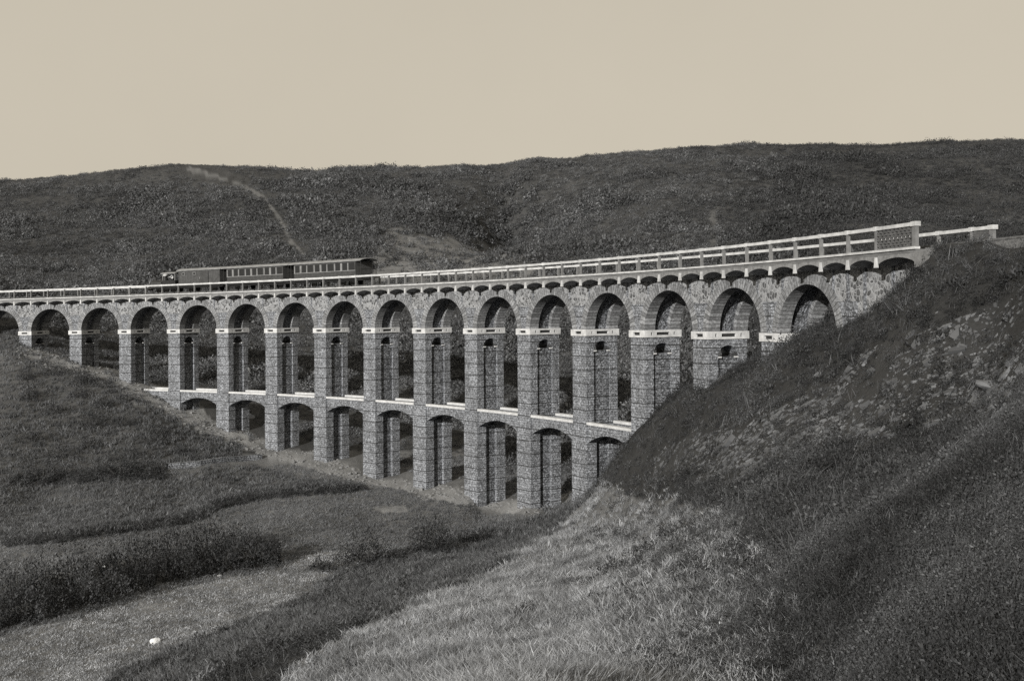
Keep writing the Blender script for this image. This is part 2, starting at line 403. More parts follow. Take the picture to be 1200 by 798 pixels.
# ------------------------------------------------------------------ scatter (ground cover only)
def leaf_mesh(name,mat,n,rad,h,leaf,seed,core=.35,up=.3):
    g=np.random.default_rng(seed); vs=[];fs=[]
    for k in range(n):
        d=g.normal(size=3); d/=np.linalg.norm(d); d[2]=abs(d[2]) if g.random()<.85 else d[2]*.3
        lump=1+.28*math.sin(3.1*math.atan2(d[1],d[0])+seed)+.2*math.sin(5*d[2]+seed*2)
        p=d*np.array([rad,rad,h])*lump*(core+(1-core)*g.random()**.5)
        a=g.normal(size=3); a+=d*.9; a[2]+=up; a/=np.linalg.norm(a); b=np.cross(a,g.normal(size=3)); b/=np.linalg.norm(b)+1e-9
        l=leaf*(.6+.8*g.random()); w=l*(.3+.25*g.random()); i0=len(vs)
        vs+=[p-a*l*.5,p+b*w*.5,p+a*l*.5,p-b*w*.5]; fs.append((i0,i0+1,i0+2,i0+3))
    me=D.meshes.new(name); me.from_pydata([tuple(v) for v in vs],[],fs); me.materials.append(mat); return me
def tuft_mesh(name,mat,n,h,spread,lean,w,seed):
    g=np.random.default_rng(seed); vs=[];fs=[]; base=g.random()*6.28
    for k in range(n):
        a=g.random()*6.28; r=spread*g.random()**.5; p=np.array([r*math.cos(a),r*math.sin(a),-.03])
        d=np.array([g.normal()*lean+.12,g.normal()*lean,1.]); hh=h*(.45+.75*g.random())
        side=np.array([math.cos(a*3),math.sin(a*3),0])*w*(.7+.6*g.random())
        mid=p+d*hh*.55; tip=p+d*hh*.95+np.array([d[0],d[1],-.25*abs(g.normal())])*hh*.35
        i0=len(vs); vs+=[p-side,p+side,mid+side*.8,mid-side*.8,tip]; fs+=[(i0,i0+1,i0+2,i0+3),(i0+3,i0+2,i0+4)]
    me=D.meshes.new(name); me.from_pydata([tuple(v) for v in vs],[],fs); me.materials.append(mat); return me
def scatter(name,label,cat,P,scl,protos,rot=None,tilt=.15):
    col=D.collections.new(name+'_kinds')
    for k,pm in enumerate(protos):
        o=D.objects.new('%s_kind'%name,pm); col.objects.link(o)
    n=len(P); me=D.meshes.new(name); me.vertices.add(n); me.vertices.foreach_set('co',P.astype(np.float32).ravel())
    if rot is None: rot=np.stack([RNG.normal(0,tilt,n),RNG.normal(0,tilt,n),RNG.random(n)*6.283],1)
    A=me.attributes.new('rot','FLOAT_VECTOR','POINT'); A.data.foreach_set('vector',rot.astype(np.float32).ravel())
    A=me.attributes.new('scl','FLOAT','POINT'); A.data.foreach_set('value',scl.astype(np.float32))
    A=me.attributes.new('pick','INT','POINT'); A.data.foreach_set('value',RNG.integers(0,len(protos),n).astype(np.int32))
    o=D.objects.new(name,me); COL.objects.link(o); tag(o,label,cat,None,'stuff')
    ng=D.node_groups.new(name+'_nodes','GeometryNodeTree')
    ng.interface.new_socket('Geometry',in_out='INPUT',socket_type='NodeSocketGeometry'); ng.interface.new_socket('Geometry',in_out='OUTPUT',socket_type='NodeSocketGeometry')
    N=ng.nodes; L=ng.links
    gi=N.new('NodeGroupInput'); go=N.new('NodeGroupOutput'); mp=N.new('GeometryNodeMeshToPoints'); ip=N.new('GeometryNodeInstanceOnPoints'); ci=N.new('GeometryNodeCollectionInfo')
    ci.inputs['Collection'].default_value=col; ci.inputs['Separate Children'].default_value=True; ci.inputs['Reset Children'].default_value=True
    def attr(nm,ty):
        x=N.new('GeometryNodeInputNamedAttribute'); x.data_type=ty; x.inputs['Name'].default_value=nm; return x.outputs['Attribute']
    L.new(gi.outputs[0],mp.inputs['Mesh']); L.new(mp.outputs[0],ip.inputs['Points']); L.new(ci.outputs[0],ip.inputs['Instance'])
    ip.inputs['Pick Instance'].default_value=True
    L.new(attr('pick','INT'),ip.inputs['Instance Index'])
    er=N.new('FunctionNodeEulerToRotation'); L.new(attr('rot','FLOAT_VECTOR'),er.inputs[0]); L.new(er.outputs[0],ip.inputs['Rotation'])
    L.new(attr('scl','FLOAT'),ip.inputs['Scale']); L.new(ip.outputs[0],go.inputs[0])
    md=o.modifiers.new('scatter','NODES'); md.node_group=ng
    return o
def sample(n,r0,r1,ang=27,power=0.):
    "points with density falling as 1/rho^(2-power)"
    ph=(RNG.random(n)*2-1)*R_(ang)
    if power==0: rh=np.exp(math.log(r0)+RNG.random(n)*math.log(r1/r0))
    else: rh=(r0**power+RNG.random(n)*(r1**power-r0**power))**(1/power)
    X=np.sin(ph)*rh; Y=np.cos(ph)*rh; Z=heights(X,Y); P=np.stack([X,Y,Z],1)
    return P,to_px(P),rh
def under_bridge(P,m=1.0):
    r=np.hypot(P[:,0]-CX,P[:,1]-CY)-RAD; return (r>-m)&(r<3.6+m)
def fz(P,q,name,j): return region(q,P[:,0],P[:,1],name,j)
# far hillside
P,q,rh=sample(190000,92,420,29,1.0)
keep=~under_bridge(P,1.5)
clear=fz(P,q,'clearing',16); path=((dline(q,PATH1)<2.8+4.5*fbm(P[:,0]*.12,P[:,1]*.12)))|((dline(q,PATH2)<1.0)&(RNG.random(len(q))<.6))|((dline(q,PATHF)<4))
keep&=~(path)&~(clear&(RNG.random(len(P))<.85))
dens=fbm(P[:,0]*.06,P[:,1]*.06); keep&=~((dens<-.3)&(RNG.random(len(P))<.25))
keep&=np.hypot(P[:,0]-CX,P[:,1]-CY)>RAD+4; keep&=~((P[:,0]>14)&(rh<85))
P=P[keep]; q=q[keep]; s=(.35+1.15*RNG.random(len(P))**2.6)*(1+.9*np.clip(fbm(P[:,0]*.09,P[:,1]*.09)*2,-.4,1))
s*=np.clip((np.hypot(P[:,0]-CX,P[:,1]-CY)-RAD)/40+.2,.3,1)
s[dline(q,PATH1)<11]*=.5
s[np.hypot(P[:,0],P[:,1])>322]*=.62
dk=(q[:,0]+120*fbm(P[:,0]*.02,P[:,1]*.02)+160*(RNG.random(len(P))-.5))>860
clumps=[leaf_mesh('gorse_clump',M['gorse'],70,1.0,.85,.30,k) for k in range(6)]
scatter('gorse_scrub','low gorse covering the left and middle of the far hillside','scrub',P[~dk],s[~dk],clumps)
scatter('dark_scrub','darker scrub covering the right of the far hillside','scrub',P[dk],s[dk],[leaf_mesh('dark_scrub_clump',M['heather'],70,1.0,.85,.30,10+k) for k in range(4)])  # same clump shape as the gorse, in a darker tone
# right hillside heath
P,q,rh=sample(120000,8,95,30)
k=fz(P,q,'right',22)|(fz(P,q,'dry',0)&(RNG.random(len(P))<.025))|(fz(P,q,'dry',0)&(q[:,0]>640)&(RNG.random(len(P))<np.clip((q[:,0]-660)/320,0,.9)))|(fz(P,q,'slope',10)&(RNG.random(len(P))<.75)); sc=fz(P,q,'scree',26)
k&=~(sc&(RNG.random(len(P))<.72)); k&=~(under_bridge(P,.3)&(np.hypot(P[:,0]-CX,P[:,1]-CY)<RAD+3.4)&(np.arctan2(P[:,1]-CY,P[:,0]-CX)<TH0-126.5/RAD))
P=P[k]; s=(.45+.9*RNG.random(len(P))**2+1.1*((RNG.random(len(P))<.035)&(np.hypot(P[:,0],P[:,1])>28)))*np.clip(.45+np.hypot(P[:,0],P[:,1])/40,.6,1)*np.clip(.5+np.hypot(P[:,0],P[:,1])/60,.5,1.22)
fine=(np.hypot(P[:,0],P[:,1])<30)
hk=[leaf_mesh('heath_clump',M['heath'],120,.24,.24,.052,20+k,.2,.7) for k in range(5)]+[tuft_mesh('heath_sprig',M['reed'],9,.30,.2,.5,.006,30+k) for k in range(2)]
scatter('heath','low dark heather and bracken on the near right hillside','heath',P,s,hk)
P2,q2,_=sample(60000,8,34,30); k=fz(P2,q2,'right',22); P2=P2[k]
scatter('heather_sprigs','fine heather sprigs and thin grass at the foot of the right hillside','heath',P2,.35+.5*RNG.random(len(P2)),hk)
# dry grass
P,q,rh=sample(120000,7,94,27)
k=fz(P,q,'dry',26)|(fz(P,q,'right',10)&(q[:,1]>565)&(RNG.random(len(P))<.30*np.clip((1100-q[:,0])/380,0,1))); k&=~under_bridge(P,.6)
k&=~((q[:,0]>700)&(RNG.random(len(P))<np.clip((q[:,0]-670)/300,0,.96)))
P=P[k]; s=.55+.75*RNG.random(len(P)); s*=(1+.6*np.clip(fbm(P[:,0]*.3,P[:,1]*.3),-.6,.8))*np.clip((1300-to_px(P)[:,0])/600,.5,1)
scatter('dry_grass','long pale dry grass on the spur in the foreground','grass',P,s,[tuft_mesh('dry_tuft',M['dry'],17,.29,.17,.48,.010,40+k) for k in range(6)],tilt=.12)
# rough grass of the dark slope, the tall meadow edge and the bank
P,q,rh=sample(130000,45,172,29,.9)
edge=dline(q,[(20,638),(150,621),(235,606),(255,592),(300,582),(420,571)])
k=fz(P,q,'slope',10)|((edge<9)&fz(P,q,'tall',4))|(fz(P,q,'bank',10)&(RNG.random(len(P))<.75))|(fz(P,q,'tall',5)&(RNG.random(len(P))<.35))
k&=~((dline(q,LIT)<8)&(RNG.random(len(P))<.85))&~((dline(q,PALE_BAND_B)<7)&(RNG.random(len(P))<.7))
P=P[k]; e=edge[k]; s=.6+.7*RNG.random(len(P)); s[(e<9)]*=1.25
scatter('rough_grass','dark rough grass on the slope foot and field edges','grass',P,s,[tuft_mesh('rough_tuft',M['reed'],14,.42,.28,.3,.022,60+k) for k in range(5)])
P,q,rh=sample(150000,45,128,29,.6)
k=(P[:,0]<14)&~fz(P,q,'slope',4)&~fz(P,q,'dry',4)&~fz(P,q,'right',4)&~fz(P,q,'rubble',5)&~fz(P,q,'thicket',4)&(rh<124)
k&=~under_bridge(P,.3); k&=~((dline(q,[(440,596),(475,597)])<4)&(RNG.random(len(P))<.9))
P=P[k]; st=region(to_px(P),P[:,0],P[:,1],'strip',6)
s=.5+.6*RNG.random(len(P))
scatter('meadow_grass','short grass of the meadow on the valley floor','grass',P[~st],s[~st],[tuft_mesh('meadow_tuft',M['meadow'],12,.24,.3,.5,.02,80+k) for k in range(4)])
scatter('mown_grass','paler mown grass strip at the foot of the spur','grass',P[st],s[st],[tuft_mesh('mown_tuft',M['dry'],12,.14,.3,.5,.02,90+k) for k in range(4)])
P,q,rh=sample(60000,70,125,29,.8)
e1=dline(q,[(10,637),(80,631),(150,620),(210,612),(238,604),(256,593),(300,583),(360,577),(425,573)])
k=(e1<4.5)|((dline(q,[(20,565),(100,560),(190,556)])<6)); P=P[k]
scatter('field_edge_growth','dark weeds along the edges of the meadow plots','weeds',P,.35+.65*RNG.random(len(P)),[leaf_mesh('weed_clump',M['bush'],90,.42,.62,.13,140+k,.2,.6) for k in range(4)])
# stones
def rock_mesh(name,mat,seed,flat=.35,sub=2):
    import bmesh
    g=np.random.default_rng(seed); b=bmesh.new(); bmesh.ops.create_icosphere(b,subdivisions=sub,radius=.5)
    pl=[(g.normal(size=3),.28+.2*g.random()) for _ in range(9)]
    for v in b.verts:
        p=np.array(v.co)
        for n,d in pl:
            n=n/np.linalg.norm(n); e=p@n-d
            if e>0: p=p-n*e
        p=p*(1+.1*g.normal()*.4); p[2]*=flat; p[0]*=1.25; v.co=p
    me=D.meshes.new(name); b.to_mesh(me); b.free(); me.materials.append(mat); return me
def slab_mesh(name,mat,seed):
    g=np.random.default_rng(seed); n=int(g.integers(4,7)); th=.10+.14*g.random(); v=[];f=[]
    an=np.sort((np.arange(n)+g.random(n)*.7)/n*6.283); r=.34+.2*g.random(n)
    for z,k in ((-th,.9),(th,1.)):
        tl=g.normal(0,.05,2)
        for a,q in zip(an,r): x,y=q*k*math.cos(a)*1.45,q*k*math.sin(a)*.85; v.append((x,y,z+tl[0]*x+tl[1]*y))
    f=[tuple(range(n-1,-1,-1)),tuple(range(n,2*n))]+[(k,(k+1)%n,n+(k+1)%n,n+k) for k in range(n)]
    me=D.meshes.new(name); me.from_pydata(v,[],f); me.materials.append(mat); return me
def slope_rot(P,spin,tilt):
    e=1.5; zx=(heights(P[:,0]+e,P[:,1])-heights(P[:,0]-e,P[:,1]))/(2*e); zy=(heights(P[:,0],P[:,1]+e)-heights(P[:,0],P[:,1]-e))/(2*e)
    n=np.stack([-zx,-zy,np.ones(len(P))],1)+RNG.normal(0,tilt,(len(P),3)); n/=np.linalg.norm(n,axis=1)[:,None]
    t=-np.stack([zx,zy,np.zeros(len(P))],1)+1e-6; an=np.arctan2(t[:,1],t[:,0])+RNG.normal(0,spin,len(P))
    t=np.stack([np.cos(an),np.sin(an),np.zeros(len(P))],1); t-=n*(t*n).sum(1)[:,None]; t/=np.linalg.norm(t,axis=1)[:,None]; b_=np.cross(n,t)
    return np.stack([np.arctan2(b_[:,2],n[:,2]),-np.arcsin(np.clip(t[:,2],-1,1)),np.arctan2(t[:,1],t[:,0])],1)
P,q,rh=sample(170000,24,88,30,.6)
k=fz(P,q,'scree',34)&(fbm(P[:,0]*.35,P[:,1]*.35)>-.32)|(fz(P,q,'right',0)&(RNG.random(len(P))<.025))
k&=RNG.random(len(P))<.62
P=P[k]; s=.07+.22*RNG.random(len(P))**1.8; s*=np.clip(rh[k]/60,.55,1); P[:,2]+=s*.05
scatter('scree','loose grey slate fragments spilled down the hillside','scree',P,s,[slab_mesh('slate_fragment',M['rock'],100+k) for k in range(9)],rot=slope_rot(P,.6,.38))
P,q,rh=sample(42000,85,174,29,.8)
k=(fz(P,q,'rubble',8))|((dline(q,LIT)<11)&(q[:,1]>430))|((dline(q,PALE_BAND_B)<12)&(RNG.random(len(P))<.8)); P=P[k]; s=.1+.42*RNG.random(len(P))**2
scatter('rubble','pale building rubble spread around the pier feet','rubble',P,s,[rock_mesh('rubble_chip',M['post'],120+k,.6,1) for k in range(4)],tilt=.4)
#@@PART2
# ------------------------------------------------------------------ the viaduct
def world_empty(name,loc,*a):
    o=empty(name,loc,*a); PINV[o.name]=Matrix.Translation(loc).inverted(); return o
def gz(x,y): return float(heights(np.array([x]),np.array([y]))[0])
via=world_empty('viaduct',W(60,1.45,-13),'long curved stone railway viaduct of two arcaded tiers crossing the valley','viaduct')
BAND=-6.63; AH,BH,SPR,RT=3.05,2.62,.24,.62
def arch_curve(c,a,b,z,n=28): return [(c-a*math.cos(math.pi*k/n),z+b*math.sin(math.pi*k/n)) for k in range(n+1)]
def niche(mb,s0,s1,r0,r1,zs,top,n=10):
    c=(r0+r1)/2; a=(r1-r0)/2
    P=[(c-a*math.cos(math.pi*k/n),zs+a*math.sin(math.pi*k/n)) for k in range(n+1)]
    for (p,q) in zip(P[:-1],P[1:]):
        mb.face([W(s1,p[0],p[1]),W(s1,q[0],q[1]),W(s1,q[0],top),W(s1,p[0],top)],[(p[0]+s1,p[1]),(q[0]+s1,q[1]),(q[0]+s1,top),(p[0]+s1,top)])
        mb.face([W(s0,q[0],q[1]),W(s0,p[0],p[1]),W(s0,p[0],top),W(s0,q[0],top)],[(q[0]+s0,q[1]),(p[0]+s0,p[1]),(p[0]+s0,top),(q[0]+s0,top)])
        mb.face([W(s0,p[0],p[1]),W(s0,q[0],q[1]),W(s1,q[0],q[1]),W(s1,p[0],p[1])],[(s0,p[0]),(s0,q[0]),(s1,q[0]),(s1,p[0])])
    mb.face([W(s0,r0,top),W(s1,r0,top),W(s1,r1,top),W(s0,r1,top)])
for i in range(-2,16):
    s0=8*i; a,b=s0+.1,s0+2.0
    x,y,_=W(s0+1,1.45,0); zg=min(gz(*W(s0+1,r,0)[:2]) for r in (-1,1.45,4))-(IMP+GR*(s0-56))
    zb=zg-1.5
    mb=MB(); low=zb<BAND-1.5
    zt=BAND-.1 if low else zb
    mb.bbox(a,b,.1,.76,zt,-.24); mb.bbox(a,b,2.16,2.8,zt,-.24)
    niche(mb,a+.02,b-.02,.76,2.16,-1.32,-.245)
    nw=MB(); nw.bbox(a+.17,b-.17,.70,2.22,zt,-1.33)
    if low:
        mb.bbox(a-.07,b+.07,.03,.92,zb,BAND-.1); mb.bbox(a-.07,b+.07,1.98,2.87,zb,BAND-.1)
        niche(mb,a-.03,b+.03,.92,1.98,BAND-1.3,BAND-.1)
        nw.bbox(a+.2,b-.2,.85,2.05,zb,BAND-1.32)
        mb.bbox(a-.1,b+.1,.0,.10,BAND-.2,BAND-.1)
    mb.bbox(a,b,.09,.85,.24,1.92); mb.bbox(a,b,2.05,2.81,.24,1.92)
    pier=mb.build('pier',M['pier'],via)
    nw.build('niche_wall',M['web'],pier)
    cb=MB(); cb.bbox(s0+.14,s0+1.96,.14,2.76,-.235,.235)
    core=cb.build('cap_core',M['slot'],pier)  # core coloured near-black for the shade seen through the open slots
    c=MB(); c.bbox(s0,s0+2.1,0,2.9,.1,.24); c.bbox(s0,s0+2.1,0,2.9,-.24,-.1)
    for (u0,u1) in ((0,.55),(1.45,2.1)):
        c.bbox(s0+u0,s0+u1,0,.3,-.1,.1); c.bbox(s0+u0,s0+u1,2.6,2.9,-.1,.1)
    for (v0,v1) in ((.3,.5),(.62,.95),(1.95,2.28),(2.4,2.6)):
        c.bbox(s0+1.8,s0+2.1,v0,v1,-.1,.1); c.bbox(s0,s0+.3,v0,v1,-.1,.1)
    cap=c.build('impost_cap',M['pale'],pier,True)
    bv=cap.modifiers.new('edge','BEVEL'); bv.width=.03; bv.segments=1
    for r in (.76,1.94):
        nb=MB(); nb.bbox(b-.12,b+.04,r-.02,r+.22,-1.39,-1.30); nb.build('niche_impost',M['pale'],pier)
for i in range(-2,15):
    c=8*i+5.05
    lo=arch_curve(c,AH,BH,SPR,32); hi=arch_curve(c,AH+RT,BH+RT,SPR,32)
    L=[0]
    for p,q in zip(lo[:-1],lo[1:]): L.append(L[-1]+math.hypot(q[0]-p[0],q[1]-p[1])*1.09)
    for r0,r1 in ((.05,.87),(2.03,2.85)):
        mb=MB(); mb.strip(lo,hi,r0,r1,[(8*i+l,0) for l in L],[(8*i+l,RT) for l in L]); mb.build('arch_ring',M['vous'],via)
    l2=arch_curve(c,AH+.34,BH+.34,SPR,32); mb=MB(); mb.strip(l2,[(p[0],max(p[1]+.3,p[1])) for p in l2],.84,2.06,[(8*i+l,0) for l in L],[(8*i+l,RT) for l in L]); mb.build('vault',M['web'],via)  # shade inside the arch put into the colour: darker stone than the rings
    # rubble spandrel over half a bay each side
    xs=[c-4+8*k/48 for k in range(49)]
    def ext(s):
        u=(s-c)/(AH+RT-.02); return max(1.92,SPR+(BH+RT-.02)*math.sqrt(max(0,1-u*u))) if abs(u)<1 else 1.92
    lo2=[(s,ext(s)) for s in xs]; hi2=[(s,3.95) for s in xs]
    for r0,r1 in ((.13,.85),(2.05,2.77)):
        mb=MB(); mb.strip(lo2,hi2,r0,r1,top=False); mb.build('spandrel_wall',M['rubble'],via)
    for sg in (-1,1):
        s1=c+sg*2.62; mb=MB(); mb.bbox(s1-.09,s1+.09,.085,.128,ext(s1)-.05,3.6); mb.build('pilaster',M['block'],via)
    s1=c-3.95; mb=MB(); mb.bbox(s1-.72,s1+.72,.05,.128,1.88,1.98); mb.build('ledge',M['block'],via)
# lower bracing arches
for i in range(2,13):
    s0,s1=8*i+1.95,8*i+8.15; c=(s0+s1)/2; half=(s1-s0)/2; rise=.78; sp=BAND-1.48
    rr=(half*half+rise*rise)/(2*rise)
    n=20; lo=[]
    for k in range(n+1):
        s=s0+(s1-s0)*k/n; lo.append((s,sp+math.sqrt(rr*rr-(s-c)**2)-(rr-rise)))
    hi=[(p[0],BAND-.09) for p in lo]
    for r0,r1,cr0,cr1 in ((.16,.84,.08,.5),(2.06,2.74,2.4,2.82)):
        mb=MB(); mb.strip(lo,hi,r0,r1); w=mb.build('bracing_arch',M['low'],via)
        cb=MB(); cb.bbox(s0+.06,s1-.06,cr0,cr1,BAND-.088,BAND+.10,4); cb.build('coping',M['pale'],w)
# abutments
mb=MB(); mb.bbox(120.12,129.2,.13,2.77,-8,3.95,6); mb.build('abutment',M['rubble'],via)
for s in (121.0,122.6,125.2,127.9):
    mb=MB(); mb.bbox(s,s+.22,.07,.128,-3,3.6); mb.build('pilaster',M['block'],via)
mb=MB(); mb.bbox(-26,-15.9,.13,2.77,-9,3.95,6); mb.build('abutment',M['rubble'],via)
mb=MB(); mb.bbox(129.32,130.5,-1.12,-.75,3.3,3.95); mb.build('end_block',M['post'],via)
# deck, jack arches under its edges, corbels
SA,SB=-26.0,129.22
BAY=8/3; S00=.055*8
mb=MB(); mb.bbox(SA,SB,-1.0,3.9,3.955,4.08,90); mb.build('deck_slab',M['deck'],via)
corb=[S00+BAY*k for k in range(-9,48) if S00+BAY*k<127]
for r0,r1 in ((-.98,.127),(2.773,3.88)):
    mb=MB()
    st=corb+[129.2]
    for p,q in zip(st[:-1],st[1:]):
        lo=[(p+(q-p)*k/10,3.50+.30*math.sin(math.pi*k/10)**.7) for k in range(11)]
        mb.strip(lo,[(u[0],3.953) for u in lo],r0,r1,top=False)
    fas=mb.build('corbel_arcade',M['fascia'],via)
    for s in corb:
        if r0<0 and s<-8: continue
        if r0>0 and s<60: continue
        k=MB(); w1=.11; ra,rb=(r0-.10,r0+.03) if r0<0 else (r1-.03,r1+.10)
        q0=[W(s-w1,ra,3.40),W(s+w1,ra,3.40),W(s+w1,rb,3.40),W(s-w1,rb,3.40)]; q1=[W(s-.06,ra+.02,3.86),W(s+.06,ra+.02,3.86),W(s+.06,rb,3.86),W(s-.06,rb,3.86)]
        for e in range(4): k.face([q0[e],q0[(e+1)%4],q1[(e+1)%4],q1[e]],[(0,0),(.3,0),(.3,.5),(0,.5)])
        k.face(q0[::-1]); k.face(q1); k.build('corbel',M['rail'],fas)
# railings
def railing(rc,s_end,first):
    mb=MB(); mb.bbox(SA,s_end,rc-.11,rc+.11,5.08,5.235,90)
    ra=mb.build('railing',M['rail'],via)
    k=MB(); k.bbox(SA,s_end,rc-.12,rc+.14,4.083,4.19,90); k.build('kerb',M['rail'],ra)
    ps=[s for s in [S00+BAY*k for k in range(-9,60)] if s<s_end-1.6]+[s_end-.12]
    for n,s in enumerate(ps):
        if s<first: continue
        w=.06 if n<len(ps)-1 else .14
        p=MB(); p.bbox(s-w,s+w,rc-.09,rc+.07,4.19,5.08); p.build('post',M['post'],ra)
        p=MB(); p.bbox(s-w-.06,s+w+.06,rc-.135,rc+.135,5.06,5.262); p.build('post_head',M['rail'],ra)
    p=MB(); e0,e1=ps[-2]+.09,ps[-1]-.14; rows=7; hh=(5.05-4.2)/rows
    for j in range(rows):
        z=4.2+j*hh; p.bbox(e0,e1,rc-.05,rc+.05,z,z+hh*.45,2)
        nn=9
        for q in range(nn):
            s=e0+(e1-e0)*(q+(.25 if j%2 else .6))/nn; p.bbox(s,s+.13,rc-.045,rc+.045,z+hh*.45,z+hh)
    p.build('openwork_panel',M['panel'],ra)
railing(-.97,129.3,-8); railing(3.87,127.45,-8)
# ------------------------------------------------------------------ track
_=0
trk=world_empty('railway_track',W(60,1.45,4.1),'narrow gauge railway track laid along the top of the viaduct','railway track')
mb=MB(); mb.bbox(-25.5,129.2,.15,2.75,4.085,4.2,90); mb.bbox(129.25,165,.5,2.4,3.4,4.2,20); mb.build('ballast_bed',M['ballast'],trk)
for r in (.95,1.95):
    mb=MB(); mb.bbox(-25.5,165,r-.03,r+.03,4.26,4.36,90); mb.build('rail',M['steel'],trk)
mb=MB()
for k in range(238): mb.bbox(-25+.8*k,-24.78+.8*k,.6,2.3,4.19,4.263)
sl=mb.build('sleepers',M['timber'],trk); sl['kind']='stuff'
# ------------------------------------------------------------------ train
def car_matrix(sa,sb):
    a,b=Vector(W(sa,1.45,4.36)),Vector(W(sb,1.45,4.36)); x=(a-b).normalized(); z=Vector((0,0,1)); y=z.cross(x).normalized(); z=x.cross(y)
    m=Matrix((x,y,z)).transposed().to_4x4(); m.translation=(a+b)/2; return m@Matrix.Diagonal((1,1,.93,1))
def wheelset(root,x,r):
    for y in (-.5,.5):
        w=MB(); w.tube((x,y-.05,r),(x,y+.05,r),r,n=16); w.build('wheel',M['iron'],root)
def roof_curve(mb,L,w,z0,rise,n=8,over=.12,th=.06):
    P=[((w/2+over)*math.sin(-1.0+2.0*k/n)/math.sin(1.0),z0+rise*(math.cos(-1+2*k/n)-math.cos(1))/(1-math.cos(1))) for k in range(n+1)]
    x0,x1=-L/2-over,L/2+over
    for p,q in zip(P[:-1],P[1:]):
        mb.face([(x0,p[0],p[1]+th),(x1,p[0],p[1]+th),(x1,q[0],q[1]+th),(x0,q[0],q[1]+th)][::-1],None,True)
        mb.face([(x0,p[0],p[1]),(x1,p[0],p[1]),(x1,q[0],q[1]),(x0,q[0],q[1])],None,True)
    for x in (x0,x1): mb.face([(x,p[0],p[1]+th) for p in P]+[(x,p[0],p[1]) for p in P[::-1]])
    for e in (0,-1): mb.face([(x0,P[e][0],P[e][1]),(x1,P[e][0],P[e][1]),(x1,P[e][0],P[e][1]+th),(x0,P[e][0],P[e][1]+th)])
def carriage(name,cat,label,sa,sb,kind):
    L=(sb-sa); root=empty(name,(0,0,0),label,cat,'carriages of the train on the viaduct',car_matrix(sa,sb))
    w=2.1
    u=MB(); u.box((0,0,.62),(L-.1,1.5,.22)); u.build('underframe',M['iron'],root)
    for x in ((-L*.33,-L*.2,L*.2,L*.33) if L>9 else (-L*.28,L*.28)): wheelset(root,x,.36)
    for x in (-1,1):
        bf=MB(); bf.tube((x*(L/2-.1),0,.68),(x*(L/2+.1),0,.68),.09); bf.tube((x*(L/2+.06),0,.68),(x*(L/2+.1),0,.68),.2,n=14); bf.build('buffer',M['iron'],root)
    if kind=='van':
        b_=MB(); b_.box((0,0,1.62),(L-.3,w,1.78))
        for k in range(26):
            x=-L/2+.3+(L-.6)*k/25
            for y in (-1,1): b_.box((x,y*(w/2+.012),1.62),(.05,.024,1.7))
        body=b_.build('body',M['van'],root)
        for y in (-1,1):
            d=MB(); d.box((-L*.12,y*(w/2+.05),1.6),(1.5,.06,1.6)); dd=d.build('sliding_door',M['coach'],root)
            h=MB(); h.box((-L*.12+.6,y*(w/2+.1),1.6),(.07,.05,.25)); h.build('handle',M['trim'],dd)
            for x in (L*.36,L*.1):
                f=MB(); f.box((x,y*(w/2+.02),2.15),(.5,.04,.34)); ff=f.build('window',M['trim'],root)
                g=MB(); g.box((x,y*(w/2+.042),2.15),(.38,.01,.24)); g.build('pane',M['glass'],ff)
    else:
        b_=MB(); b_.box((0,0,1.16),(L-1.5,w,.86)); b_.box((0,0,2.44),(L-1.5,w,.16))
        for x in (-1,1): b_.box((x*(L/2-.77),0,1.97),(.05,w,.8))
        body=b_.build('body',M['coach'],root)
        n=9; W_=(L-1.5)/n
        for y in (-1,1):
            t=MB(); t.box((0,y*(w/2+.02),1.56),(L-1.5,.04,.07)); t.box((0,y*(w/2+.02),.8),(L-1.5,.04,.06)); t.build('trim_strip',M['trim'],root)
            for k in range(n):
                x=-(L-1.5)/2+W_*(k+.5)
                f=MB()
                for q in (-1,1): f.box((x+q*(W_/2-.07),y*(w/2-.02),1.975),(.14,.07,.77))
                ff=f.build('window',M['trim'] if k%3 else M['coach'],root)
                g=MB(); g.box((x,y*(w/2-.05),1.975),(W_-.28,.012,.77)); g.build('pane',M['glass'],ff)
        for x in (-1,1):
            p=MB(); p.box((x*(L/2-.4),0,.76),(.75,w-.2,.08)); pl=p.build('end_platform',M['timber'],root)
            r=MB()
            for y in (-.9,0,.9): r.tube((x*(L/2-.06),y,.8),(x*(L/2-.06),y,1.7),.025,n=6)
            for y in (-.95,.95): r.tube((x*(L/2-.06),y,.8),(x*(L/2-.06),y,2.52),.03,n=6)
            r.tube((x*(L/2-.06),-.95,1.7),(x*(L/2-.06),.95,1.7),.03,n=6); r.build('platform_rail',M['iron'],pl)
    r=MB(); roof_curve(r,L,w,2.52,.26); rf=r.build('roof',M['roof'],root)
    return root
carriage('baggage_van','railway van','dark boarded van with a sliding door coupled right behind the locomotive',25.4,32.45,'van')
carriage('passenger_coach','railway coach','dark railway coach with a row of windows directly behind the boarded van',32.75,43.5,'coach')
carriage('passenger_coach','railway coach','last coach of the train, dark with open end platforms',43.8,55.3,'coach')
L=4.95; eng=empty('steam_locomotive',(0,0,0),'small dark steam locomotive with open cab leading the train','locomotive',None,car_matrix(20.2,25.15))
u=MB(); u.box((0,0,.66),(L-.2,1.7,.24)); u.build('frame',M['iron'],eng)
u=MB(); u.tube((.1,0,1.12),(2.3,0,1.12),.46,n=20); u.tube((2.3,0,1.12),(2.36,0,1.12),.38,n=20); u.build('boiler',M['iron'],eng)
